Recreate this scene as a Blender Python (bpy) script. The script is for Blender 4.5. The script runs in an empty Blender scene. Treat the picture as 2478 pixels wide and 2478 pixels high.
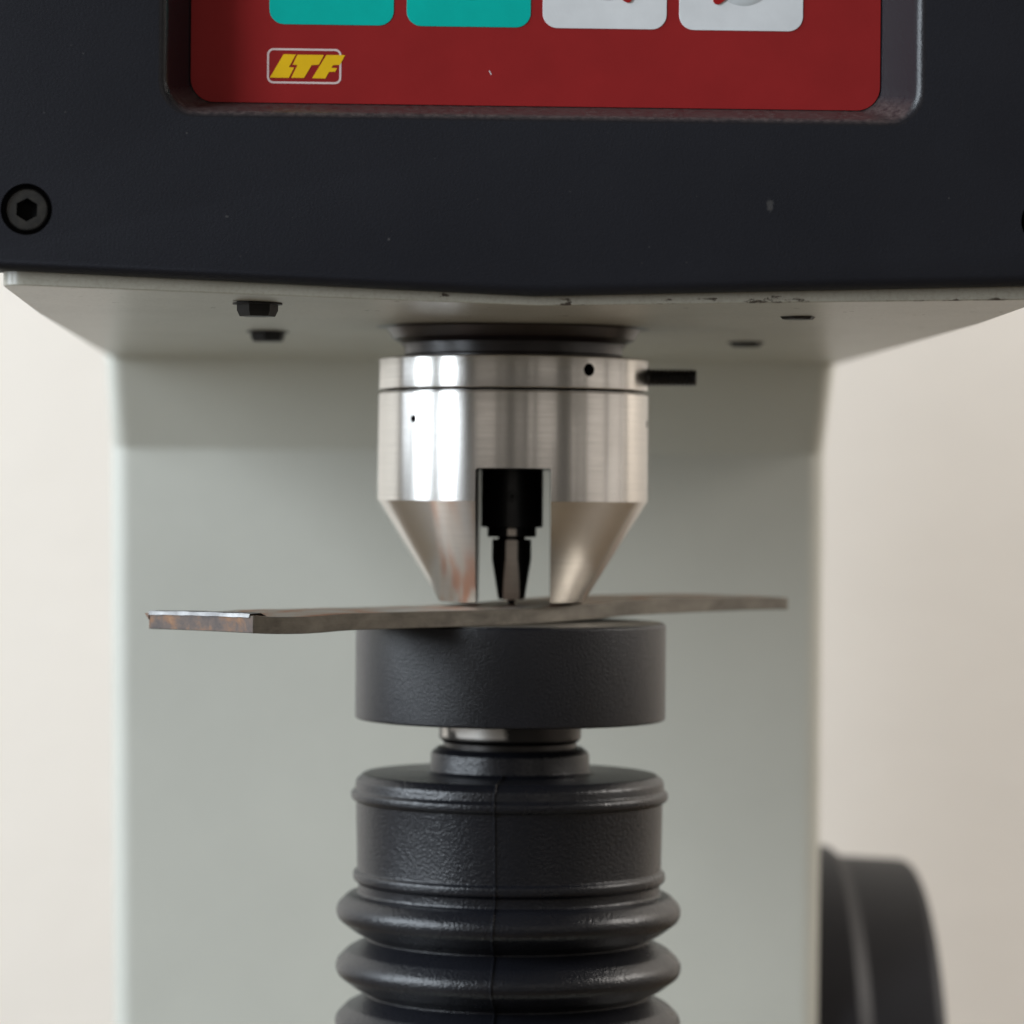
import bpy, bmesh, math, random
from mathutils import Vector, Matrix

random.seed(4)
scene = bpy.context.scene
MM = 0.001
ZB = 262.0            # the bench top lies 262 mm below the lens axis; all lengths below are millimetres


def V(x, y, z):
    return Vector((x * MM, y * MM, (z + ZB) * MM))


# ------------------------------------------------------------------ camera
yaw, roll, pitch = math.radians(2.4), math.radians(0.5), math.radians(0.334)
r0 = Vector((math.cos(yaw), -math.sin(yaw), 0))
f0 = Vector((math.sin(yaw), math.cos(yaw), 0))
u0 = Vector((0, 0, 1))
fwd = math.cos(pitch) * f0 - math.sin(pitch) * u0
up = math.cos(pitch) * u0 + math.sin(pitch) * f0
right = math.cos(roll) * r0 + math.sin(roll) * up
up2 = math.cos(roll) * up - math.sin(roll) * r0
cam_data = bpy.data.cameras.new("camera")
cam = bpy.data.objects.new("camera", cam_data)
scene.collection.objects.link(cam)
m3 = Matrix((right, up2, -fwd)).transposed()
cam.matrix_world = Matrix.Translation(V(-673 * math.sin(yaw), -673 * math.cos(yaw), 0)) @ m3.to_4x4()
cam_data.sensor_width = 36
cam_data.sensor_fit = 'HORIZONTAL'
cam_data.lens = 36 * 8400 / 2478
cam_data.clip_start = 0.02
cam_data.clip_end = 50
cam_data.dof.use_dof = True
cam_data.dof.focus_distance = 0.602
cam_data.dof.aperture_fstop = 18.0
scene.camera = cam

# ------------------------------------------------------------------ world and lamps
world = bpy.data.worlds.new("World")
scene.world = world
world.use_nodes = True
bg = world.node_tree.nodes["Background"]
bg.inputs[0].default_value = (1.0, 0.94, 0.86, 1)
bg.inputs[1].default_value = 0.11


def area(name, loc, target, sx, sy, power, col):
    l = bpy.data.lights.new(name, 'AREA')
    l.shape = 'RECTANGLE'
    l.size, l.size_y = sx, sy
    l.energy = power
    l.color = col
    o = bpy.data.objects.new(name, l)
    scene.collection.objects.link(o)
    o.location = loc
    d = (Vector(target) - Vector(loc)).normalized()
    o.rotation_euler = d.to_track_quat('-Z', 'Y').to_euler()
    return o


COOL = (0.83, 0.915, 1.0)
for wy, ww, wp in ((-1.24, 0.28, 2.2), (-0.86, 0.46, 27), (-0.478, 0.22, 0.9), (-0.15, 0.39, 20), (0.26, 0.38, 3.4)):   # panes and curtain of one window front
    area('window_light', (-1.30, wy, 0.83), (0, wy, 0.67), ww, 1.08, wp * 1.05, COOL)
WARM = (1.0, 0.92, 0.84)
for wy, ww, wp in ((-1.25, 0.16, 0.3), (-0.98, 0.22, 0.28), (-0.50, 0.56, 1.3), (0.06, 0.42, 1.0), (0.36, 0.12, 0.3)):   # lit surfaces of the room on the other side
    area('room_light', (1.45, wy, 0.62), (0, wy, 0.50), ww, 1.1, wp, WARM)

for wx, ww, wp in ((-1.05, 0.80, 1.7), (-0.42, 0.22, 0.25), (0.12, 0.30, 0.28), (0.50, 0.16, 0.40), (1.10, 0.75, 1.9)):   # the pale room behind the photographer
    area('room_light', (wx, -2.2, 0.95), (wx * 0.3, 0, 0.60), ww, 1.3, wp, WARM)
area('added_wall_fill', (1.25, 0.10, 0.95), (0.42, 0.56, 0.20), 0.5, 0.5, 14.0, (1.0, 0.95, 0.90))  # added fill lamp out of view, brightens the right side of the wall

vs = scene.view_settings
vs.view_transform = 'Standard'
vs.look = 'None'
vs.gamma = 1
vs.exposure = 0.0
vs.use_curve_mapping = False
scene.cycles.use_denoising = True

# ------------------------------------------------------------------ materials
MATS = {}


class N:
    def __init__(self, name):
        self.m = bpy.data.materials.new(name)
        self.m.use_nodes = True
        self.t = self.m.node_tree
        self.b = self.t.nodes["Principled BSDF"]
        MATS[name] = self.m

    def new(self, typ, **kw):
        n = self.t.nodes.new(typ)
        for k, v in kw.items():
            setattr(n, k, v)
        return n

    def link(self, a, b):
        self.t.links.new(a, b)

    def set(self, **kw):
        names = dict(col='Base Color', rough='Roughness', metal='Metallic', spec='Specular IOR Level',
                     coat='Coat Weight', coat_rough='Coat Roughness', aniso='Anisotropic', anrot='Anisotropic Rotation', sheen='Sheen Weight')
        for k, v in kw.items():
            s = self.b.inputs[names[k]]
            s.default_value = (*v, 1) if k == 'col' else v
        return self

    def coord(self, scale=(1, 1, 1)):
        tc = self.new('ShaderNodeTexCoord')
        mp = self.new('ShaderNodeMapping')
        mp.inputs['Scale'].default_value = scale
        self.link(tc.outputs['Object'], mp.inputs['Vector'])
        return mp.outputs[0]

    def noise(self, vec, scale, detail=4, rough=0.55, dist=0):
        n = self.new('ShaderNodeTexNoise')
        n.inputs['Scale'].default_value = scale
        n.inputs['Detail'].default_value = detail
        n.inputs['Roughness'].default_value = rough
        n.inputs['Distortion'].default_value = dist
        self.link(vec, n.inputs['Vector'])
        return n.outputs['Fac']

    def ramp(self, fac, stops):
        r = self.new('ShaderNodeValToRGB')
        el = r.color_ramp.elements
        while len(el) < len(stops):
            el.new(0.5)
        for e, (p, c) in zip(el, stops):
            e.position = p
            e.color = (*c, 1) if len(c) == 3 else c
        self.link(fac, r.inputs[0])
        return r.outputs[0]

    def math(self, op, a, b=None, c=None, clamp=False):
        n = self.new('ShaderNodeMath', operation=op, use_clamp=clamp)
        for i, v in enumerate((a, b, c)):
            if v is None:
                continue
            if isinstance(v, (int, float)):
                n.inputs[i].default_value = v
            else:
                self.link(v, n.inputs[i])
        return n.outputs[0]

    def mix(self, fac, a, b):
        n = self.new('ShaderNodeMix', data_type='RGBA')
        for s, v in ((n.inputs[0], fac), (n.inputs[6], a), (n.inputs[7], b)):
            if isinstance(v, (int, float)):
                s.default_value = v
            elif isinstance(v, tuple):
                s.default_value = (*v, 1)
            else:
                self.link(v, s)
        return n.outputs[2]

    def maprange(self, v, a, b, c=0.0, d=1.0):
        n = self.new('ShaderNodeMapRange')
        self.link(v, n.inputs[0])
        for i, q in enumerate((a, b, c, d)):
            n.inputs[i + 1].default_value = q
        return n.outputs[0]

    def bump(self, h, strength, dist):
        n = self.new('ShaderNodeBump')
        n.inputs['Strength'].default_value = strength
        n.inputs['Distance'].default_value = dist
        self.link(h, n.inputs['Height'])
        self.link(n.outputs[0], self.b.inputs['Normal'])
        return n

    def sep(self):
        tc = self.new('ShaderNodeTexCoord')
        s = self.new('ShaderNodeSeparateXYZ')
        self.link(tc.outputs['Object'], s.inputs[0])
        return s.outputs


def col_var(n, base, amt, scale, stretch=(1, 1, 1)):
    """base colour with a gentle cloudy variation"""
    f = n.noise(n.coord(stretch), scale, 5, 0.6)
    lo = tuple(c * (1 - amt) for c in base)
    hi = tuple(min(1, c * (1 + amt)) for c in base)
    c = n.ramp(f, [(0.3, lo), (0.7, hi)])
    n.link(c, n.b.inputs['Base Color'])
    return f


# wall plaster
n = N('wall_paint').set(rough=0.85, spec=0.2)
col_var(n, (0.79, 0.735, 0.665), 0.02, 9)
n.bump(n.noise(n.coord(), 60, 6, 0.6), 0.15, 0.003)
# bench
n = N('bench_laminate').set(rough=0.5)
col_var(n, (0.115, 0.082, 0.048), 0.12, 14)
# grey green machine paint
n = N('column_paint').set(rough=0.42, spec=0.4)
col_var(n, (0.478, 0.476, 0.425), 0.045, 14)
n.bump(n.noise(n.coord(), 420, 3, 0.5), 0.12, 0.0006)
# the same enamel on the head casting, chipped along its lower front edge
n = N('casting_paint').set(rough=0.42, spec=0.4, coat=0.12)
n.b.inputs['Coat Roughness'].default_value = 0.16
f = n.noise(n.coord(), 40, 5, 0.6)
base = n.ramp(f, [(0.3, (0.365, 0.352, 0.295)), (0.7, (0.42, 0.405, 0.345))])
S = n.sep()
edge = n.maprange(S[1], -0.0944, -0.0925, 1.0, 0.0)
side = n.maprange(S[0], -0.012, 0.020, 0.35, 1.0)
chipn = n.noise(n.coord((1.0, 3.0, 3.0)), 260, 6, 0.72, 0.4)
big = n.noise(n.coord((1.0, 2.0, 2.0)), 55, 3, 0.6)
low = n.maprange(S[2], 0.0345, 0.0325, 0.0, 1.0)
amount = n.math('MULTIPLY', n.math('MULTIPLY', edge, side), low)
lvl = n.math('ADD', n.math('MULTIPLY', chipn, 0.55), n.math('MULTIPLY', big, 0.45))
thr = n.math('SUBTRACT', 0.72, n.math('MULTIPLY', amount, 0.215))
chip = n.maprange(n.math('SUBTRACT', lvl, thr), 0.0, 0.015)
speck = n.maprange(n.noise(n.coord(), 330, 2, 0.5), 0.745, 0.765)
chip2 = n.math('MAXIMUM', chip, n.math('MULTIPLY', speck, 0.8))
gr1 = n.maprange(n.noise(n.coord((1, 0.6, 1)), 75, 6, 0.7), 0.38, 0.72)
gr2 = n.maprange(n.noise(n.coord((1, 0.45, 1)), 1500, 3, 0.7), 0.45, 0.72)
base = n.mix(n.math('MULTIPLY', gr1, 0.30), base, (0.25, 0.225, 0.17))
base = n.mix(n.math('MULTIPLY', gr2, 0.35), base, (0.20, 0.175, 0.125))
n.link(n.mix(chip2, base, (0.055, 0.042, 0.03)), n.b.inputs['Base Color'])
n.link(n.maprange(chip2, 0, 1, 0.36, 0.7), n.b.inputs['Roughness'])
n.bump(n.math('SUBTRACT', n.math('MULTIPLY', n.noise(n.coord(), 700, 3, 0.5), 0.2), chip2), 0.25, 0.0003)

# black moulded cover: fine grain, a few pale scuffs
n = N('cover_plastic').set(rough=0.5, spec=0.16)
f = n.noise(n.coord(), 30, 5, 0.6)
base = n.ramp(f, [(0.3, (0.0125, 0.0131, 0.0172)), (0.7, (0.0160, 0.0167, 0.0215))])
dust = n.maprange(n.noise(n.coord((1, 1, 1)), 900, 2, 0.4), 0.775, 0.80)
S = n.sep()
wv = n.math('MULTIPLY', n.math('SUBTRACT', n.noise(n.coord(), 1400, 3, 0.6), 0.5), 0.0016)
dx = n.math('ADD', n.math('SUBTRACT', S[0], 0.0383), wv)
dz = n.math('MULTIPLY', n.math('ADD', n.math('SUBTRACT', S[2], 0.0479), wv), 0.55)
dist = n.math('SQRT', n.math('ADD', n.math('MULTIPLY', dx, dx), n.math('MULTIPLY', dz, dz)))
scuff = n.maprange(dist, 0.0007, 0.00035)
n.link(n.mix(n.math('MAXIMUM', n.math('MULTIPLY', dust, 0.3), n.math('MULTIPLY', scuff, 0.22)), base, (0.20, 0.19, 0.18)), n.b.inputs['Base Color'])
n.link(n.maprange(n.noise(n.coord(), 18, 4, 0.6), 0.3, 0.7, 0.44, 0.56), n.b.inputs['Roughness'])
n.bump(n.noise(n.coord(), 2600, 3, 0.6), 0.35, 0.00018)
# the same plastic with settled dust (sloping frame of the panel, dustiest on the ledge that faces up)
n = N('bezel_plastic').set(rough=0.40, spec=0.32)
geo = n.new('ShaderNodeNewGeometry')
sg = n.new('ShaderNodeSeparateXYZ')
n.link(geo.outputs['Normal'], sg.inputs[0])
upf = n.maprange(sg.outputs[2], 0.25, 0.75)
dn = n.maprange(n.noise(n.coord((1, 1, 2)), 900, 6, 0.75), 0.38, 0.66)
dfac = n.math('MULTIPLY', upf, n.maprange(dn, 0, 1, 0.12, 0.62))
n.link(n.mix(dfac, (0.011, 0.011, 0.014), (0.15, 0.11, 0.10)), n.b.inputs['Base Color'])
n.link(n.maprange(dfac, 0, 1, 0.25, 0.8), n.b.inputs['Roughness'])
n.bump(n.noise(n.coord(), 1500, 4, 0.65), 0.4, 0.0002)

# printed membrane
def print_mat(name, col, rough=0.42):
    n = N(name).set(rough=rough, spec=0.15)
    col_var(n, col, 0.06, 120)
    n.bump(n.noise(n.coord(), 2200, 2, 0.5), 0.12, 0.0001)
    return n


print_mat('panel_red', (0.295, 0.018, 0.0185))
print_mat('button_green', (0.0, 0.48, 0.41))
print_mat('button_white', (0.74, 0.76, 0.77))
print_mat('dome_grey', (0.56, 0.59, 0.60))
print_mat('dome_green', (0.0, 0.41, 0.35))
print_mat('arrow_red', (0.34, 0.012, 0.012))
print_mat('logo_yellow', (0.88, 0.54, 0.014))
print_mat('logo_white', (0.72, 0.58, 0.56))


# turned bright steel: rings run round the axis, so reflections smear up and down
def steel(name, col, rough, aniso, ringscale=2600, dark=0.10):
    n = N(name).set(metal=1.0, aniso=aniso, anrot=0.25)
    tg = n.new('ShaderNodeTangent', direction_type='RADIAL', axis='Z')
    n.link(tg.outputs[0], n.b.inputs['Tangent'])
    rings = n.noise(n.coord((0.02, 0.02, 1)), ringscale, 3, 0.7)
    cloud = n.noise(n.coord(), 90, 5, 0.65)
    k = n.math('ADD', n.math('MULTIPLY', rings, 0.6), n.math('MULTIPLY', cloud, 0.4))
    n.link(n.ramp(k, [(0.3, tuple(c * (1 - dark) for c in col)), (0.7, tuple(min(1, c * (1 + dark * 0.5)) for c in col))]), n.b.inputs['Base Color'])
    n.link(n.maprange(k, 0.3, 0.7, rough * 1.2, rough * 0.85), n.b.inputs['Roughness'])
    streak = n.noise(n.coord((1, 1, 0.015)), 620, 4, 0.65)
    n.bump(n.math('ADD', n.math('MULTIPLY', rings, 0.35), streak), 0.05, 0.00012)
    return n


steel('turned_steel', (0.655, 0.635, 0.605), 0.23, 0.75)
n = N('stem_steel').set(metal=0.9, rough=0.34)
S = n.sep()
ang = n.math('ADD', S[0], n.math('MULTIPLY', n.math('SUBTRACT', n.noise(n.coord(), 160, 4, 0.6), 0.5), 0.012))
scuff_glint = n.math('MULTIPLY', n.maprange(ang, -0.0142, -0.0125), n.maprange(ang, -0.0035, -0.0022, 1.0, 0.0))
scuff_glint = n.math('MULTIPLY', scuff_glint, n.maprange(S[2], -0.0037, -0.0031))
n.link(n.mix(scuff_glint, (0.045, 0.042, 0.040), (0.62, 0.59, 0.55)), n.b.inputs['Base Color'])  # scuffed patch with the left highlight painted in; dark base paints the anvil's shade
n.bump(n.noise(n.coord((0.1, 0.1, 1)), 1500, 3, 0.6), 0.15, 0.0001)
steel('indenter_steel', (0.82, 0.75, 0.68), 0.5, 0.0, 3000, 0.2)
n = N('black_oxide').set(col=(0.009, 0.0087, 0.0092), rough=0.3, spec=0.6)
n.bump(n.noise(n.coord(), 1500, 3, 0.6), 0.2, 0.0001)
n = N('flange_oxide').set(rough=0.3, spec=0.55)
col_var(n, (0.024, 0.017, 0.017), 0.3, 200)
n.bump(n.noise(n.coord((0.05, 0.05, 1)), 1500, 3, 0.6), 0.15, 0.0001)
n = N('slot_wall').set(rough=0.5, spec=0.25)
col_var(n, (0.045, 0.042, 0.040), 0.3, 300)
n = N('hole_dark').set(col=(0.006, 0.006, 0.006), rough=0.8, spec=0.1)
n = N('bolt_oxide').set(rough=0.5, spec=0.4)
col_var(n, (0.012, 0.011, 0.011), 0.4, 500)
n = N('screw_oxide').set(rough=0.42, spec=0.5)
fs = n.noise(n.coord(), 700, 4, 0.6)
n.link(n.ramp(fs, [(0.35, (0.010, 0.010, 0.010)), (0.75, (0.030, 0.027, 0.022))]), n.b.inputs['Base Color'])

# anvil: black wrinkle enamel
n = N('anvil_enamel').set(rough=0.31, spec=0.45)
col_var(n, (0.0062, 0.0067, 0.0098), 0.2, 60)
a1 = n.noise(n.coord(), 2600, 3, 0.6)
n.bump(a1, 0.6, 0.00018)
n = N('anvil_face').set(metal=0.85, rough=0.42)
col_var(n, (0.24, 0.225, 0.20), 0.25, 150)
# rubber boot: leather grain
n = N('boot_rubber').set(rough=0.32, spec=0.36)
f = n.noise(n.coord(), 35, 5, 0.6)
n.link(n.ramp(f, [(0.3, (0.0052, 0.0055, 0.0076)), (0.7, (0.0072, 0.0076, 0.0100))]), n.b.inputs['Base Color'])
vor = n.new('ShaderNodeTexVoronoi', feature='SMOOTH_F1')
vor.inputs['Scale'].default_value = 1750
vor.inputs['Smoothness'].default_value = 0.6
wob = n.new('ShaderNodeVectorMath', operation='ADD')
cc = n.coord((1, 1, 1.35))
nz = n.new('ShaderNodeTexNoise')
nz.inputs['Scale'].default_value = 700
n.link(cc, nz.inputs['Vector'])
sc_ = n.new('ShaderNodeVectorMath', operation='SCALE')
n.link(nz.outputs['Color'], sc_.inputs[0])
sc_.inputs['Scale'].default_value = 0.0012
n.link(cc, wob.inputs[0])
n.link(sc_.outputs[0], wob.inputs[1])
n.link(wob.outputs[0], vor.inputs['Vector'])
hh = n.math('ADD', n.math('MULTIPLY', vor.outputs['Distance'], -0.7), n.math('MULTIPLY', n.noise(n.coord(), 2300, 3, 0.6), 0.5))
n.bump(hh, 0.5, 0.00020)
n.link(n.maprange(n.noise(n.coord(), 50, 4, 0.6), 0.3, 0.7, 0.25, 0.33), n.b.inputs['Roughness'])

# hot rolled bar: mill scale with rust, bright where it was ground
def bar_mat(name, stops, rough, metal):
    n = N(name).set(rough=rough, metal=metal)
    k = n.noise(n.coord((1, 2, 2)), 110, 7, 0.68, 0.3)
    n.link(n.ramp(k, stops), n.b.inputs['Base Color'])
    lines = n.noise(n.coord((0.05, 1, 1)), 1600, 3, 0.6)
    n.bump(n.math('ADD', n.math('MULTIPLY', lines, 0.6), k), 0.3, 0.0002)
    return n


bar_mat('bar_side', [(0.30, (0.075, 0.066, 0.052)), (0.52, (0.145, 0.130, 0.106)), (0.72, (0.21, 0.19, 0.158))], 0.55, 0.35)
bar_mat('bar_end', [(0.34, (0.035, 0.030, 0.030)), (0.50, (0.085, 0.058, 0.045)), (0.64, (0.165, 0.080, 0.036)), (0.78, (0.26, 0.15, 0.08))], 0.6, 0.2)
bar_mat('bar_top', [(0.36, (0.36, 0.335, 0.31)), (0.50, (0.34, 0.285, 0.23)), (0.59, (0.30, 0.115, 0.05)), (0.75, (0.22, 0.08, 0.04))], 0.38, 0.55)
n = N('bar_bright').set(metal=1.0, rough=0.5)
col_var(n, (0.17, 0.167, 0.165), 0.4, 260)
n = N('wheel_plastic').set(rough=0.5, spec=0.25)
col_var(n, (0.0095, 0.009, 0.0108), 0.2, 40)


# ------------------------------------------------------------------ mesh helpers
def link(name, me, mat, parent=None, smooth=35):
    o = bpy.data.objects.new(name, me)
    scene.collection.objects.link(o)
    for m in (mat if isinstance(mat, (list, tuple)) else [mat]):
        me.materials.append(MATS[m])
    if parent is not None:
        o.parent = parent
    if smooth:
        for p in me.polygons:
            p.use_smooth = True
        me.set_sharp_from_angle(angle=math.radians(smooth))
    return o


def mesh_from_bm(bm, name):
    bmesh.ops.recalc_face_normals(bm, faces=bm.faces)
    me = bpy.data.meshes.new(name)
    bm.to_mesh(me)
    bm.free()
    return me


def fillet(pts):
    """pts: (a, b) or (a, b, radius) corners of an open polyline -> points with rounded corners"""
    out = []
    for i, p in enumerate(pts):
        if len(p) < 3 or i in (0, len(pts) - 1):
            out.append((p[0], p[1]))
            continue
        P = Vector(p[:2])
        A = Vector(pts[i - 1][:2]) - P
        B = Vector(pts[i + 1][:2]) - P
        ang = A.angle(B)
        t = p[2] / math.tan(ang / 2)
        t = min(t, A.length * 0.49, B.length * 0.49)
        r = t * math.tan(ang / 2)
        s = P + A.normalized() * t
        e = P + B.normalized() * t
        c = P + (A.normalized() + B.normalized()).normalized() * (r / math.sin(ang / 2))
        a0 = math.atan2(s.y - c.y, s.x - c.x)
        a1 = math.atan2(e.y - c.y, e.x - c.x)
        d = (a1 - a0 + math.pi) % (2 * math.pi) - math.pi
        k = max(2, int(abs(d) / math.radians(14)) + 1)
        for j in range(k + 1):
            q = a0 + d * j / k
            out.append((c.x + r * math.cos(q), c.y + r * math.sin(q)))
    return out


def lathe_bm(profile, seg=120, closed=False, mats=None, wobble=0.0):
    """profile (r, z) in mm from the top of the axis to the bottom, local coordinates"""
    bm = bmesh.new()
    rings = []
    for (r, z) in profile:
        if r < 1e-6:
            rings.append([bm.verts.new((0, 0, z * MM))])
        else:
            ring = []
            for k in range(seg):
                a = 2 * math.pi * k / seg
                rr = r
                if wobble:
                    rr = r + wobble * (0.6 * math.sin(2 * a + z * 0.11) + 0.4 * math.sin(5 * a + z * 0.31))
                ring.append(bm.verts.new((rr * math.cos(a) * MM, rr * math.sin(a) * MM, z * MM)))
            rings.append(ring)
    pairs = list(zip(rings[:-1], rings[1:]))
    if closed:
        pairs.append((rings[-1], rings[0]))
    for a, b in pairs:
        for k in range(seg):
            k2 = (k + 1) % seg
            if len(a) == 1 and len(b) == 1:
                continue
            if len(a) == 1:
                bm.faces.new((a[0], b[k], b[k2]))
            elif len(b) == 1:
                bm.faces.new((a[k], b[0], a[k2]))
            else:
                bm.faces.new((a[k], b[k], b[k2], a[k2]))
    return bm


def lathe(name, profile, mat, parent, loc=(0, 0, 0), seg=120, smooth=35, closed=False, wobble=0.0):
    """profile z is given relative to loc z (mm)"""
    o = link(name, mesh_from_bm(lathe_bm(profile, seg, closed, None, wobble), name), mat, parent, smooth)
    o.location = V(*loc)
    return o


def prism_bm(poly, y0, y1):
    """poly (x, z) mm extruded along y"""
    bm = bmesh.new()
    a = [bm.verts.new((x * MM, y0 * MM, z * MM)) for x, z in poly]
    b = [bm.verts.new((x * MM, y1 * MM, z * MM)) for x, z in poly]
    bm.faces.new(a)
    bm.faces.new(b[::-1])
    for i in range(len(poly)):
        j = (i + 1) % len(poly)
        bm.faces.new((a[i], b[i], b[j], a[j]))
    return bm


def prism(name, poly, y0, y1, mat, parent, loc=(0, 0, 0), bev=0, seg=2, smooth=35):
    bm = prism_bm(poly, y0, y1)
    bmesh.ops.recalc_face_normals(bm, faces=bm.faces)
    if bev:
        bmesh.ops.bevel(bm, geom=[e for e in bm.edges if e.calc_face_angle(0) > 0.6], offset=bev * MM, segments=seg, affect='EDGES', profile=0.5)
    o = link(name, mesh_from_bm(bm, name), mat, parent, smooth)
    o.location = V(*loc) if parent is None or parent.type == 'EMPTY' else Vector(loc) * MM
    return o


def rrect(x0, x1, z0, z1, r, k=7):
    pts = []
    for cx, cz, a0 in ((x1 - r, z1 - r, 0), (x0 + r, z1 - r, 90), (x0 + r, z0 + r, 180), (x1 - r, z0 + r, 270)):
        for j in range(k + 1):
            a = math.radians(a0 + 90 * j / k)
            pts.append((cx + r * math.cos(a), cz + r * math.sin(a)))
    return pts


def boolean(obj, cutter_meshes, op='DIFFERENCE', angle=35):
    tmp = []
    for me, loc in cutter_meshes:
        c = bpy.data.objects.new('cutter', me)
        scene.collection.objects.link(c)
        c.matrix_world = loc if isinstance(loc, Matrix) else Matrix.Translation(loc)
        md = obj.modifiers.new('cut', 'BOOLEAN')
        md.operation = op
        md.solver = 'EXACT'
        md.material_mode = 'TRANSFER'
        md.object = c
        tmp.append(c)
    bpy.context.view_layer.update()
    dg = bpy.context.evaluated_depsgraph_get()
    me = bpy.data.meshes.new_from_object(obj.evaluated_get(dg))
    obj.modifiers.clear()
    obj.data = me
    for c in tmp:
        bpy.data.objects.remove(c)
    for p in me.polygons:
        p.use_smooth = True
    me.set_sharp_from_angle(angle=math.radians(angle))


def cyl_mesh(r, h, seg=40, mat=None):
    me = mesh_from_bm(lathe_bm([(0, h / 2), (r, h / 2), (r, -h / 2), (0, -h / 2)], seg), 'cut')
    if mat:
        me.materials.append(MATS[mat])
    return me


def thing(name, label, cat, loc=(0, 0, 0)):
    o = bpy.data.objects.new(name, None)
    scene.collection.objects.link(o)
    o.location = loc
    o['label'] = label
    o['category'] = cat
    return o


# ------------------------------------------------------------------ setting
def slab(name, x0, x1, y0, y1, z0, z1, mat):
    bm = bmesh.new()
    bmesh.ops.create_cube(bm, size=1)
    for v in bm.verts:
        v.co = Vector(((x0, x1)[v.co.x > 0], (y0, y1)[v.co.y > 0], (z0, z1)[v.co.z > 0]))
    o = link(name, mesh_from_bm(bm, name), mat, None, 0)
    o['kind'] = 'structure'
    return o


slab('wall', -2.2, 2.4, 0.56, 0.66, -0.9, 2.2, 'wall_paint')
slab('bench_top', -1.2, 1.3, -0.42, 0.555, -0.04, 0.0, 'bench_laminate')

# ------------------------------------------------------------------ the hardness tester
T = thing('hardness_tester', 'grey green bench hardness tester with black front cover and red button panel', 'tester')

# column with a concave fillet under the head, slightly tapered
prof = [(191, -200)] + [p for p in fillet([(191, -200), (191, 10.0, 1.2), (171, 32.5)])][1:] + [(171, 44), (338, 44), (338, -200)]
bm = bmesh.new()
L, R_ = [], []
for (y, z) in prof:
    t = max(0.0, min(1.0, (30 - z) / 165))
    L.append(bm.verts.new(((-92.3 + 3.2 * t) * MM, y * MM, z * MM)))
    R_.append(bm.verts.new(((86.6 - 0.6 * t) * MM, y * MM, z * MM)))
bm.faces.new(L)
bm.faces.new(R_[::-1])
for i in range(len(prof)):
    j = (i + 1) % len(prof)
    bm.faces.new((L[i], R_[i], R_[j], L[j]))
bmesh.ops.recalc_face_normals(bm, faces=bm.faces)
eds = [e for e in bm.edges if e.calc_face_angle(0) > 1.2 and abs(e.verts[0].co.x - e.verts[1].co.x) < 0.05 and max(v.co.y for v in e.verts) < 0.2]
bmesh.ops.bevel(bm, geom=eds, offset=5.0 * MM, segments=7, affect='EDGES', profile=0.5)
o = link('column', mesh_from_bm(bm, 'column'), 'column_paint', T, 35)
o.location = V(0, 0, 0)

# base under column and elevating screw
bm = bmesh.new()
bmesh.ops.create_cube(bm, size=1)
for v in bm.verts:
    v.co = Vector(((-102, 99)[v.co.x > 0], (-75, 348)[v.co.y > 0], (-261.5, -199)[v.co.z > 0])) * MM
bmesh.ops.bevel(bm, geom=list(bm.edges), offset=5 * MM, segments=4, affect='EDGES', profile=0.5)
o = link('base', mesh_from_bm(bm, 'base'), 'column_paint', T, 35)
o.location = V(0, 0, 0)

# head casting: its lower front lip dips to a shallow point in the middle
bm = bmesh.new()
rows = [(-94.6, 33.55, 31.05, 33.0), (-30, 32.1, 31.5, 32.0), (345, 31.7, 31.7, 31.7)]
xs = [(-89.0, 0, 85.4), (-88.8, -0.6, 85.4), (-92.2, -2, 86.7)]
bot = [[bm.verts.new((x * MM, y * MM, z * MM)) for x, z in zip(xr, zs)] for (y, *zs), xr in zip(rows, xs)]
top = [[bm.verts.new((x * MM, y * MM, 150 * MM)) for x in xr] for (y, *zs), xr in zip(rows, xs)]
for g in (bot, top):
    for i in range(2):
        for j in range(2):
            bm.faces.new((g[i][j], g[i][j + 1], g[i + 1][j + 1], g[i + 1][j]))
for j in range(2):
    bm.faces.new((bot[0][j], bot[0][j + 1], top[0][j + 1], top[0][j]))
    bm.faces.new((bot[2][j], bot[2][j + 1], top[2][j + 1], top[2][j]))
for i in range(2):
    bm.faces.new((bot[i][0], bot[i + 1][0], top[i + 1][0], top[i][0]))
    bm.faces.new((bot[i][2], bot[i + 1][2], top[i + 1][2], top[i][2]))
bmesh.ops.recalc_face_normals(bm, faces=bm.faces)
ve = [e for e in bm.edges if abs(e.verts[0].co.z - e.verts[1].co.z) > 0.05 and e.calc_face_angle(0) > 1.0]
bmesh.ops.bevel(bm, geom=ve, offset=4.0 * MM, segments=6, affect='EDGES', profile=0.5)
be = [e for e in bm.edges if e.calc_face_angle(0) > 1.0 and max(v.co.z for v in e.verts) < 0.05]
bmesh.ops.bevel(bm, geom=be, offset=0.16 * MM, segments=1, affect='EDGES', profile=0.5)
head = link('head_casting', mesh_from_bm(bm, 'head_casting'), 'casting_paint', T, 22)
head.location = V(0, 0, 0)
pocket = mesh_from_bm(prism_bm([(-70, 58), (70, 58), (70, 146), (-70, 146)], -99, -84), 'cut')
boolean(head, [(pocket, V(0, 0, 0))], angle=22)

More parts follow.
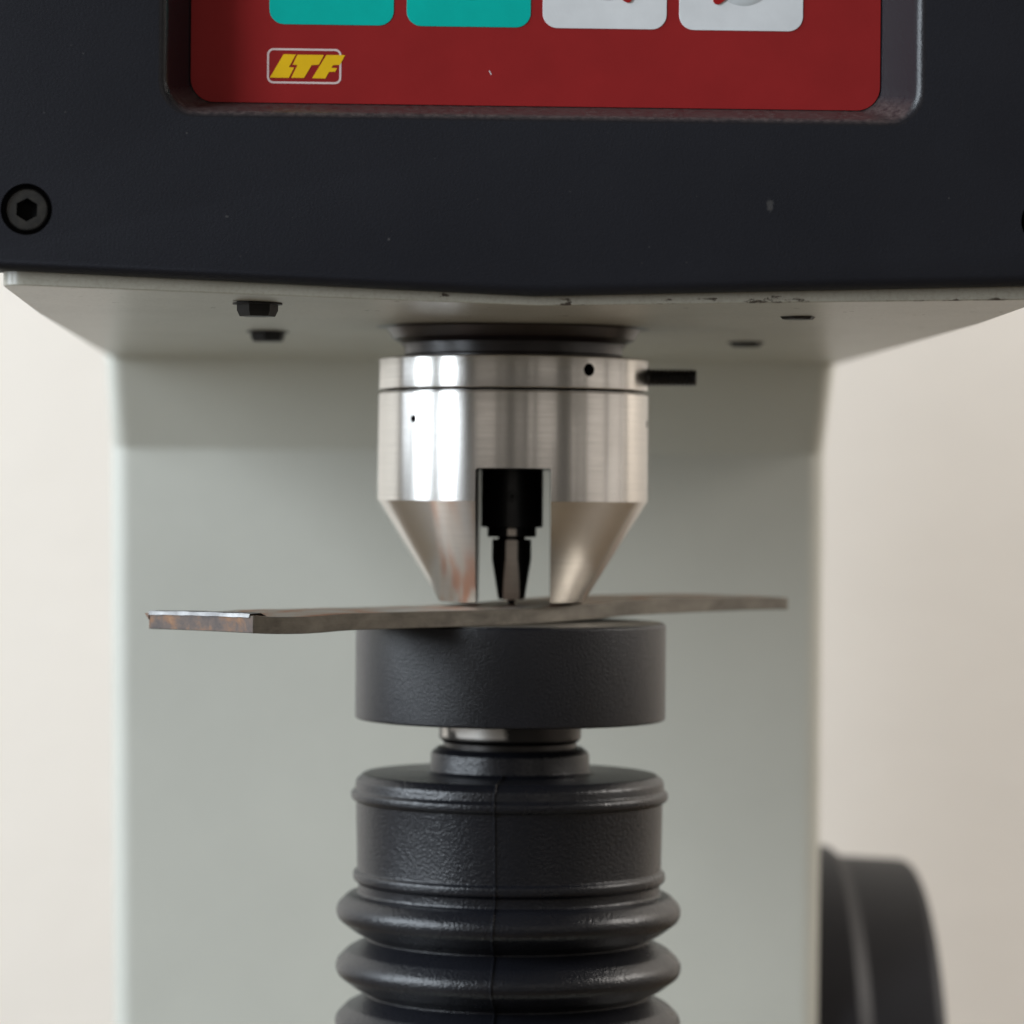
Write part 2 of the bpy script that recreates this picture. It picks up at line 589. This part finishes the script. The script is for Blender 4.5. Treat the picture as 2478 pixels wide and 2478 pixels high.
# black front cover with sloping frame round the panel and counterbored screws
poly = [(-94, 36.1), (-0.6, 32.55), (92, 35.5), (92, 160), (-94, 160)]
bm = prism_bm(poly, -98, -87.5)
bmesh.ops.recalc_face_normals(bm, faces=bm.faces)
fe = [e for e in bm.edges if all(abs(v.co.y + 0.098) < 1e-6 for v in e.verts)]
bmesh.ops.bevel(bm, geom=fe, offset=1.9 * MM, segments=5, affect='EDGES', profile=0.5)
cover = link('front_cover', mesh_from_bm(bm, 'front_cover'), ['cover_plastic', 'bezel_plastic'], T, 35)
cover.location = V(0, 0, 0)


def loft(loops):
    bm = bmesh.new()
    vs_ = [[bm.verts.new((x * MM, y * MM, z * MM)) for x, z in lp] for lp, y in loops]
    bm.faces.new(vs_[0])
    bm.faces.new(vs_[-1][::-1])
    for a, b in zip(vs_[:-1], vs_[1:]):
        for i in range(len(a)):
            j = (i + 1) % len(a)
            bm.faces.new((a[i], b[i], b[j], a[j]))
    return mesh_from_bm(bm, 'cut')


OX, OZ, IX, IZ = 62.3, 62.35, 58.05, 64.8        # outer and inner frame (half width, bottom)
loops = []
for off, y in ((2.6, -99.0), (1.6, -98.03), (1.05, -97.98), (0.55, -97.80), (0.12, -97.46), (-0.22, -96.95), (-0.45, -96.30)):
    loops.append((rrect(-OX - off + 0.5, OX + off + 0.5, OZ - off * 0.8, 140 + off, 5.2 + off * 0.6, 9), y))
loops.append((rrect(-IX - 0.2, IX - 0.2, IZ, 138, 4.0, 9), -88.75))
cut = loft(loops)
cut.materials.append(MATS['bezel_plastic'])
cb = [(cut, V(0, 0, 0))]
for sx in (-84.55, 84.6):
    cb.append((cyl_mesh(4.25, 6, 48, 'cover_plastic'), Matrix.Translation(V(sx, -98, 45.8)) @ Matrix.Rotation(math.pi / 2, 4, 'X')))
# keep a backing behind the window so the cutter leaves a floor
boolean(cover, cb)

# screws in the counterbores
def hexpts(r, rot=0):
    return [(r * math.cos(math.radians(60 * i + rot)), r * math.sin(math.radians(60 * i + rot))) for i in range(6)]


for sx, rot in ((-84.55, 28), (84.6, 10)):
    s = lathe('cover_screw', fillet([(0, 0), (3.55, 0, 0.45), (3.55, -2.1), (0, -2.1)]), 'screw_oxide', T, (0, 0, 0), 48)
    s.data.transform(Matrix.Rotation(math.pi / 2, 4, 'X'))
    s.location = V(sx, -97.1, 45.8)
    hx = mesh_from_bm(prism_bm(hexpts(1.95, rot), -1.2, 1.8), 'cut')
    hx.materials.append(MATS['hole_dark'])
    boolean(s, [(hx, V(sx, -97.1, 45.8))])

# red membrane panel
P = prism('control_panel', rrect(-IX - 0.15, IX - 0.25, IZ + 0.05, 137.9, 3.95, 9), -89.1, -88.7, 'panel_red', T)
FY = -89.1
for i, (x0, x1, mat, dome) in enumerate(((-45.15, -24.3, 'button_green', 'dome_green'), (-22.15, -1.3, 'button_green', 'dome_green'),
                                         (0.7, 21.6, 'button_white', 'dome_grey'), (23.7, 44.65, 'button_white', 'dome_grey'))):
    prism('button', rrect(x0, x1, 78.0, 99.0, 2.5), FY - 0.12, FY + 0.05, mat, P, bev=0.05, seg=1)
    cx = (x0 + x1) / 2 + 0.4
    zc = 87.6 + (0.35 if i in (0,) else 0)
    d = lathe('button_dome', [(0, 0.16), (4.4, 0.14), (4.85, 0.08), (5.15, 0)], dome, P, (0, 0, 0), 64)
    d.data.transform(Matrix.Rotation(math.pi / 2, 4, 'X'))
    d.location = Vector((cx, FY - 0.12, zc + (0.0, 0.0, 0.3, -0.3)[i])) * MM
# red arrows printed on the white buttons
def capsule(p, q, w, k=8):
    p, q = Vector(p), Vector(q)
    a = math.atan2(q.y - p.y, q.x - p.x)
    out = []
    for c, s in ((q, -90), (p, 90)):
        for j in range(k + 1):
            t = a + math.radians(s + 180 * j / k)
            out.append((c.x + w / 2 * math.cos(t), c.y + w / 2 * math.sin(t)))
    return out


prism('arrow', capsule((15.0, 83.2), (10.0, 86.6), 1.5), FY - 0.34, FY - 0.12, 'arrow_red', P)
prism('arrow', capsule((30.15, 83.1), (34.9, 86.6), 1.5), FY - 0.34, FY - 0.12, 'arrow_red', P)


prism('scratch', capsule((-7.9, 70.05), (-8.2, 70.7), 0.14, 4), FY - 0.02, FY + 0.02, 'button_white', P)

# badge: yellow slanted letters over a pale rounded outline
def lg(px, py):
    X = 600 + px / 6.44
    Y = py / 6.44
    Y -= (X - 647) * 0.0087
    return (-45.44 + (X - 647) * 0.0695, 73.81 - (Y - 118.5) * 0.0695)


letters = [
    [(555, 840), (745, 845), (640, 1043), (722, 1046), (640, 1208), (345, 1205)],
    [(770, 848), (1182, 850), (1102, 1003), (992, 1008), (875, 1208), (675, 1207), (772, 1008), (697, 1003)],
    [(1220, 850), (1510, 850), (1430, 1003), (1322, 1008), (1298, 1048), (1385, 1053), (1358, 1108), (1262, 1113), (1205, 1215), (1000, 1212)],
]
xa, za = lg(300, 1288)
xb, zt = lg(1452, 762)
outer = rrect(xa, xb, za - 0.05, zt + 0.05, 1.05)
inner = rrect(xa + 0.33, xb - 0.33, za + 0.28, zt - 0.28, 0.75)
bm = bmesh.new()
o_ = [bm.verts.new((x * MM, 0, z * MM)) for x, z in outer]
i_ = [bm.verts.new((x * MM, 0, z * MM)) for x, z in inner]
o2 = [bm.verts.new((x * MM, 0.05 * MM, z * MM)) for x, z in outer]
i2 = [bm.verts.new((x * MM, 0.05 * MM, z * MM)) for x, z in inner]
for k in range(len(outer)):
    j = (k + 1) % len(outer)
    bm.faces.new((o_[k], o_[j], i_[j], i_[k]))
    bm.faces.new((o_[k], o2[k], o2[j], o_[j]))
    bm.faces.new((i_[k], i_[j], i2[j], i2[k]))
o = link('badge_outline', mesh_from_bm(bm, 'badge_outline'), 'logo_white', P, 30)
o.location = (0, (FY - 0.03) * MM, 0)
for pts in letters:
    prism('badge_letter', [lg(*q) for q in pts], FY - 0.06, FY + 0.02, 'logo_yellow', P)

# bolts in the underside of the head
def bolt(x, y, z, r, drop, rot):
    pts = hexpts(r, rot)
    bm = bmesh.new()
    lv = []
    for s, dz in ((1.0, 0.4), (1.0, -drop * 0.55), (0.86, -drop)):
        lv.append([bm.verts.new((px * s * MM, py * s * MM, dz * MM)) for px, py in pts])
    bm.faces.new(lv[0])
    bm.faces.new(lv[-1][::-1])
    for a, b in zip(lv[:-1], lv[1:]):
        for i in range(6):
            j = (i + 1) % 6
            bm.faces.new((a[i], b[i], b[j], a[j]))
    o = link('underside_bolt', mesh_from_bm(bm, 'underside_bolt'), 'bolt_oxide', T, 25)
    o.location = V(x, y, z)
    w = lathe('washer', [(0, 0.05), (r * 1.2, 0.05), (r * 1.2, -0.25), (0, -0.25)], 'bolt_oxide', o, (0, 0, 0), 40)
    w.location = (0, 0, 0)
    return o


bolt(-47.4, -68, 32.35, 3.6, 2.3, 8)
bolt(-48.3, 27, 31.85, 3.6, 2.1, 20)
bolt(48.2, -57, 32.1, 3.3, 1.0, 12)
bolt(50.9, 52, 31.75, 3.3, 1.0, 4)

# spindle: flange, tapered ring, neck
lathe('spindle_flange', fillet([(0, 2.5), (26.6, 2.5), (26.6, 1.05), (24.6, 0.75, 0.3), (23.4, -1.3, 0.6), (22.2, -1.8), (21.6, -2.2), (21.6, -2.6), (0, -2.6)]), 'flange_oxide', T, (0, 0, 30.6))
lathe('spindle_neck', fillet([(0, 0.5), (21.15, 0.5), (21.15, -2.1, 0.2), (20.4, -2.3), (20.4, -3.2), (0, -3.2)]), 'flange_oxide', T, (0, 0, 28.4))

# bright collar ring with clamp screw
collar = lathe('collar_ring', fillet([(0, 3.15), (26.2, 3.15, 0.35), (26.2, -2.9, 0.25), (25.4, -3.1), (0, -3.1)]), 'turned_steel', T, (0, 0, 22.45), 180)
def radial(az, r, z, rot=True):
    """az from the front (-y), positive to the right"""
    a = math.radians(az)
    d = Vector((math.sin(a), -math.cos(a), 0))
    M = Matrix.Translation(V(d.x * r, d.y * r, z)) @ d.to_track_quat('Z', 'Y').to_matrix().to_4x4()
    return M


boolean(collar, [(cyl_mesh(1.2, 8, 32, 'hole_dark'), radial(30.5, 26, 23.0)), (cyl_mesh(2.3, 1.8, 32, 'turned_steel'), radial(84, 26.2, 22.3))])
# threaded clamp rod
pr = [(0, 9.3), (1.35, 9.3), (1.62, 9.0)]
z = 9.0
while z > -1.5:
    pr += [(1.70, z - 0.12), (1.40, z - 0.4), (1.70, z - 0.68)]
    z -= 0.8
pr += [(1.5, -3), (0, -3)]
rod = lathe('clamp_screw', pr, 'black_oxide', T, (0, 0, 0), 40, 20)
rod.matrix_world = radial(84, 26.2, 22.3)
pr = [(0, 0.3), (1.9, 0.3), (2.15, 0.0), (2.15, -1.1), (0, -1.1)]
nut = lathe('lock_nut', pr, 'black_oxide', T, (0, 0, 0), 30, 30)
nut.matrix_world = radial(84, 26.0, 22.3)

# nose sleeve: turned cylinder and cone, slotted through front to back
sl = lathe('nose_sleeve', fillet([(0, 19.0), (25.6, 19.0), (25.6, 18.9), (26.3, 18.8, 0.2), (26.3, -1.8, 0.15), (14.1, -21.2, 0.3), (12, -21.35), (0, -21.35)]), 'turned_steel', T, (0, 0, 0), 220)
bm = bmesh.new()
slot = prism_bm(rrect(-6.65, 7.5, -30, 4.4, 0.5, 4), -40, 40)
sm = mesh_from_bm(slot, 'cut')
sm.transform(Matrix.Rotation(math.radians(-3.0), 4, 'Z'))
sm.materials.append(MATS['slot_wall'])
boolean(sl, [(sm, V(0, 0, 0)), (cyl_mesh(0.72, 6, 20, 'hole_dark'), radial(-47.8, 26, 13.6)), (cyl_mesh(0.72, 6, 20, 'hole_dark'), radial(76.5, 26, 13.2))])

# indenter holder and indenter
hold = lathe('indenter_holder', fillet([(0, 4.5), (6.0, 4.5), (6.0, -6.85, 0.15), (4.75, -6.95), (4.75, -8.75, 0.2), (0, -8.75)]), 'black_oxide', T, (0, 0, 0), 64)
flat = mesh_from_bm(prism_bm([(-8, -5), (8, -5), (8, 5), (-8, 5)], -7, -5.75), 'cut')
flat.materials.append(MATS['black_oxide'])
boolean(hold, [(cyl_mesh(0.95, 3, 24, 'hole_dark'), radial(-2.4, 5.9, -0.9))])
pl = prism('holder_flat', rrect(-0.85, 0.85, -8.5, -7.1, 0.2, 3), -0.1, 0.2, 'indenter_steel', hold)
pl.location = Vector((-0.2 * MM, -4.72 * MM, 0))
gs = lathe('grub_screw', [(0.35, 0.1), (0.8, 0.1), (0.85, 0), (0.85, -0.9), (0.35, -0.9)], 'black_oxide', hold, (0, 0, 0), 24, closed=True)
gs.matrix_local = Matrix.Translation(-V(0, 0, 0)) @ radial(-2.4, 5.2, -0.9)
ind = lathe('indenter', fillet([(0, -8.6), (2.6, -8.6), (2.6, -9.15), (3.6, -9.2), (3.8, -9.4, 0.1), (3.8, -13.1, 1.5), (2.62, -20.55, 0.2), (2.3, -20.85), (0, -20.85)]), 'black_oxide', T, (0, 0, 0), 64)
# ground flat faces on the front of the indenter
bmc = prism_bm([(-8, -23), (8, -23), (8, -9.3), (-8, -9.3)], -9, -3.62)
fl1 = mesh_from_bm(bmc, 'cut')
fl1.transform(Matrix.Rotation(math.radians(-2.4), 4, 'Z'))
fl1.materials.append(MATS['indenter_steel'])
me_t = prism_bm([(-8, -23), (8, -23), (8, -13.1), (-8, -13.1)], -12, -3.62)
fl2 = mesh_from_bm(me_t, 'cut')
fl2.transform(Matrix.Rotation(math.radians(-2.4), 4, 'Z') @ Matrix.Translation((0, -3.62 * MM, -13.1 * MM)) @ Matrix.Rotation(math.radians(11.8), 4, 'X') @ Matrix.Translation((0, 3.62 * MM, 13.1 * MM)))
fl2.materials.append(MATS['indenter_steel'])
ind.data.materials.append(MATS['indenter_steel'])
boolean(ind, [(fl1, V(0, 0, 0)), (fl2, V(0, 0, 0))])
lathe('ball_tip', [(0, 0), (1.0, 0), (0.78, -0.12), (0.74, -0.2), (0.72, -0.75), (0.5, -0.98), (0, -1.06)], 'black_oxide', ind, (0, 0, 0), 24).location = (0, 0, -20.8 * MM)

# rubber boot over the elevating screw
pf = [(12.9, -51.2), (13.2, -50.2, 0.5), (14.0, -49.9, 0.4), (15.3, -51.0, 0.9), (15.45, -54.4, 0.35), (16.5, -54.95, 0.5),
      (28.4, -55.1, 1.0), (29.85, -56.4, 1.1), (29.95, -58.0, 0.25), (30.75, -58.7, 0.7), (30.75, -59.9, 0.7), (29.75, -60.5, 0.3),
      (29.5, -73.6, 0.3), (30.3, -74.1, 0.7), (30.3, -75.6, 0.8), (29.3, -76.2, 0.3), (29.25, -78.2, 0.6)]
zc, pitch_f = -81.6, 10.75
while zc > -200:
    pf += [(31.2, zc + 3.2, 2.4), (33.5, zc + 0.9, 2.9), (33.3, zc - 1.4, 2.9), (30.1, zc - 3.8, 2.2), (27.35, zc - 5.2, 0.18), (27.35, zc - 5.5, 0.18)]
    zc -= pitch_f
pf += [(29, zc + 4), (29, -203)]
boot_prof = fillet(pf)
boot = lathe('rubber_boot', boot_prof, 'boot_rubber', T, (0, 0, 0.5), 180, 50, wobble=0.10)


def seam(name, az, w, h, za, zb, mat):
    """a narrow raised rib that follows the boot's outline at one azimuth"""
    bm = bmesh.new()
    prev = None
    P2 = [p for p in boot_prof if zb <= p[1] <= za]
    for k, (r, z) in enumerate(P2):
        a = math.radians(az + 0.25 * math.sin(z * 0.23) + 0.12 * math.sin(z * 0.9))
        q0, q1 = P2[max(0, k - 1)], P2[min(len(P2) - 1, k + 1)]
        tx, tz = q1[0] - q0[0], q1[1] - q0[1]
        l = math.hypot(tx, tz) or 1
        nr, nz_ = -tz / l, tx / l
        d = Vector((math.sin(a), -math.cos(a), 0))
        s = Vector((math.cos(a), math.sin(a), 0))
        row = []
        for off, hh_ in ((-w / 2, -0.25), (-w / 6, h), (w / 6, h), (w / 2, -0.25)):
            c = d * (r + nr * hh_) + s * off
            row.append(bm.verts.new((c.x * MM, c.y * MM, (z + nz_ * hh_) * MM)))
        if prev:
            for i in range(3):
                bm.faces.new((prev[i], prev[i + 1], row[i + 1], row[i]))
        prev = row
    o = link(name, mesh_from_bm(bm, name), mat, boot, 40)
    o.location = (0, 0, 0)
    return o


seam('mould_seam', -7.6, 0.7, 0.3, -51.5, -198, 'boot_rubber')
seam('vent_slit', 77.5, 0.5, 0.05, -63, -73, 'hole_dark')

# dark drum on the side of the column
pr = fillet([(0, 0), (72, 0), (72, 12.0, 2.0), (69.2, 15.5, 2.5), (68.2, 35.0, 3.5), (40, 35.6), (0, 36)])
drum = lathe('side_drum', [(r, z) for r, z in reversed(pr)], 'wheel_plastic', T, (0, 0, 0), 120)
drum.matrix_world = Matrix.Translation(V(85.5, 262, -167.2)) @ Matrix.Rotation(math.pi / 2, 4, 'Y')
hub = lathe('hub_cap', fillet([(0, 4), (14, 4, 1.5), (15, 0), (0, 0)]), 'column_paint', drum, (0, 0, 0), 48)
hub.location = (0, 0, 35.8 * MM)

# ------------------------------------------------------------------ anvil
A = thing('anvil', 'round flat black enamelled anvil carrying the steel bar', 'anvil', V(0, 0, -49.5))
def local(o, z):
    o.parent = A
    o.location = (0, 0, (z + 49.5) * MM)
    return o


disc = lathe('anvil_disc', fillet([(29.5, -24.75 + 25), (30.05, -25.25 + 25, 0.2), (30.05, -43.35 + 25, 0.35), (29.5, -43.6 + 25), (0, -43.6 + 25)]), 'anvil_enamel', None, (0, 0, 0), 180)
local(disc, -25 - 0.45)
face = lathe('anvil_top', [(0, 0.0), (29.1, 0.0), (29.52, -0.18), (29.52, -0.5), (0, -0.5)], 'anvil_face', None, (0, 0, 0), 120)
local(face, -25.2)
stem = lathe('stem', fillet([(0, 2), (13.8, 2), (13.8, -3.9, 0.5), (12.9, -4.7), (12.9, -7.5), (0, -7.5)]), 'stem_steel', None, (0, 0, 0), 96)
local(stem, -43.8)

# ------------------------------------------------------------------ bent steel bar lying across the anvil
th = math.radians(43.5)
B = thing('steel_bar', 'thin flat rusty steel test bar lying across the black anvil', 'steel bar', V(-47.9, -61.9, -25.2))
B.rotation_euler = (0, 0, th)
ST = [(0, 0.0), (3, -0.16), (6, -0.28), (9.5, -0.35), (13, -0.36), (17, -0.25), (20, -0.1), (24, 0.0), (32, 0.02), (40, 0.02), (50, 0.02), (60, 0.03),
      (66, 0.09), (72, 0.2), (78, 0.36), (84, 0.56), (90, 0.8), (95, 1.05), (100, 1.22), (106, 1.33), (114, 1.42), (124, 1.52), (134, 1.6), (142, 1.58), (147, 1.5)]
def width(s):
    t = max(0, min(1, (s - 14) / 16))
    t = t * t * (3 - 2 * t)
    return 28.4 - 4.6 * t
TH = 3.08
NW = 8
bm = bmesh.new()
grid = []
for s, dz in ST:
    row_b, row_t = [], []
    w = width(s)
    lift = 0.0
    for k in range(NW + 1):
        u = k / NW
        y = w * u
        cr = -0.10 * (2 * u - 1) ** 2 - (0.32 * max(0, 1 - s / 20) * u)
        tk = TH * (1.0 if s < 110 else 1 - 0.18 * (s - 110) / 37)
        row_b.append(bm.verts.new((s * MM, y * MM, (dz + cr * 0.5) * MM)))
        row_t.append(bm.verts.new((s * MM, y * MM, (dz + cr + tk) * MM)))
    grid.append((row_b, row_t))
def quad(a, b, c, d, mi):
    f = bm.faces.new((a, b, c, d))
    f.material_index = mi
for i in range(len(grid) - 1):
    (b0, t0), (b1, t1) = grid[i], grid[i + 1]
    for k in range(NW):
        quad(t0[k], t1[k], t1[k + 1], t0[k + 1], 2 if ST[i][0] >= 6 else 2)
        quad(b0[k], b0[k + 1], b1[k + 1], b1[k], 0)
    quad(b0[0], b1[0], t1[0], t0[0], 0)
    quad(b0[NW], t0[NW], t1[NW], b1[NW], 0)
for gi in (0, len(grid) - 1):
    b, t = grid[gi]
    for k in range(NW):
        quad(b[k], t[k], t[k + 1], b[k + 1], 1)
bmesh.ops.recalc_face_normals(bm, faces=bm.faces)
se = [e for e in bm.edges if e.calc_face_angle(0) > 1.0]
bmesh.ops.bevel(bm, geom=se, offset=0.12 * MM, segments=1, affect='EDGES')
o = link('bar_body', mesh_from_bm(bm, 'bar_body'), ['bar_side', 'bar_end', 'bar_top'], B, 35)
# the sheared end: a bright burnished lip and a small burr
bm = bmesh.new()
rows_ = []
for k in range(13):
    u = k / 12
    y = 0.9 + (28.4 - 1.0) * u
    zz = TH - 0.10 * (2 * u - 1) ** 2 - 0.32 * u
    rows_.append([bm.verts.new((x * MM, y * MM, (zz + dz) * MM)) for x, dz in ((-0.24, -0.30 + 0.04 * math.sin(k * 2.1)), (-0.15, 0.0), (0.0, 0.36 + 0.05 * math.sin(k * 1.7)), (2.6 + 0.8 * math.sin(k), 0.45), (4.0 + 0.6 * math.sin(k * 1.3), -0.15))])
for a, b in zip(rows_[:-1], rows_[1:]):
    for i in range(4):
        bm.faces.new((a[i], a[i + 1], b[i + 1], b[i]))
link('burnished_edge', mesh_from_bm(bm, 'burnished_edge'), 'bar_bright', B, 50)
bm = bmesh.new()
vv = [bm.verts.new((x * MM, y * MM, z * MM)) for x, y, z in ((-0.2, 28.2, 2.7), (-0.2, 28.2, 1.5), (0.3, 29.9, 2.55), (2.5, 28.3, 2.7), (2.5, 28.3, 1.8))]
for f in ((0, 1, 2), (0, 2, 3), (2, 1, 4), (3, 2, 4)):
    bm.faces.new([vv[i] for i in f])
link('burr', mesh_from_bm(bm, 'burr'), 'bar_end', B, 0)
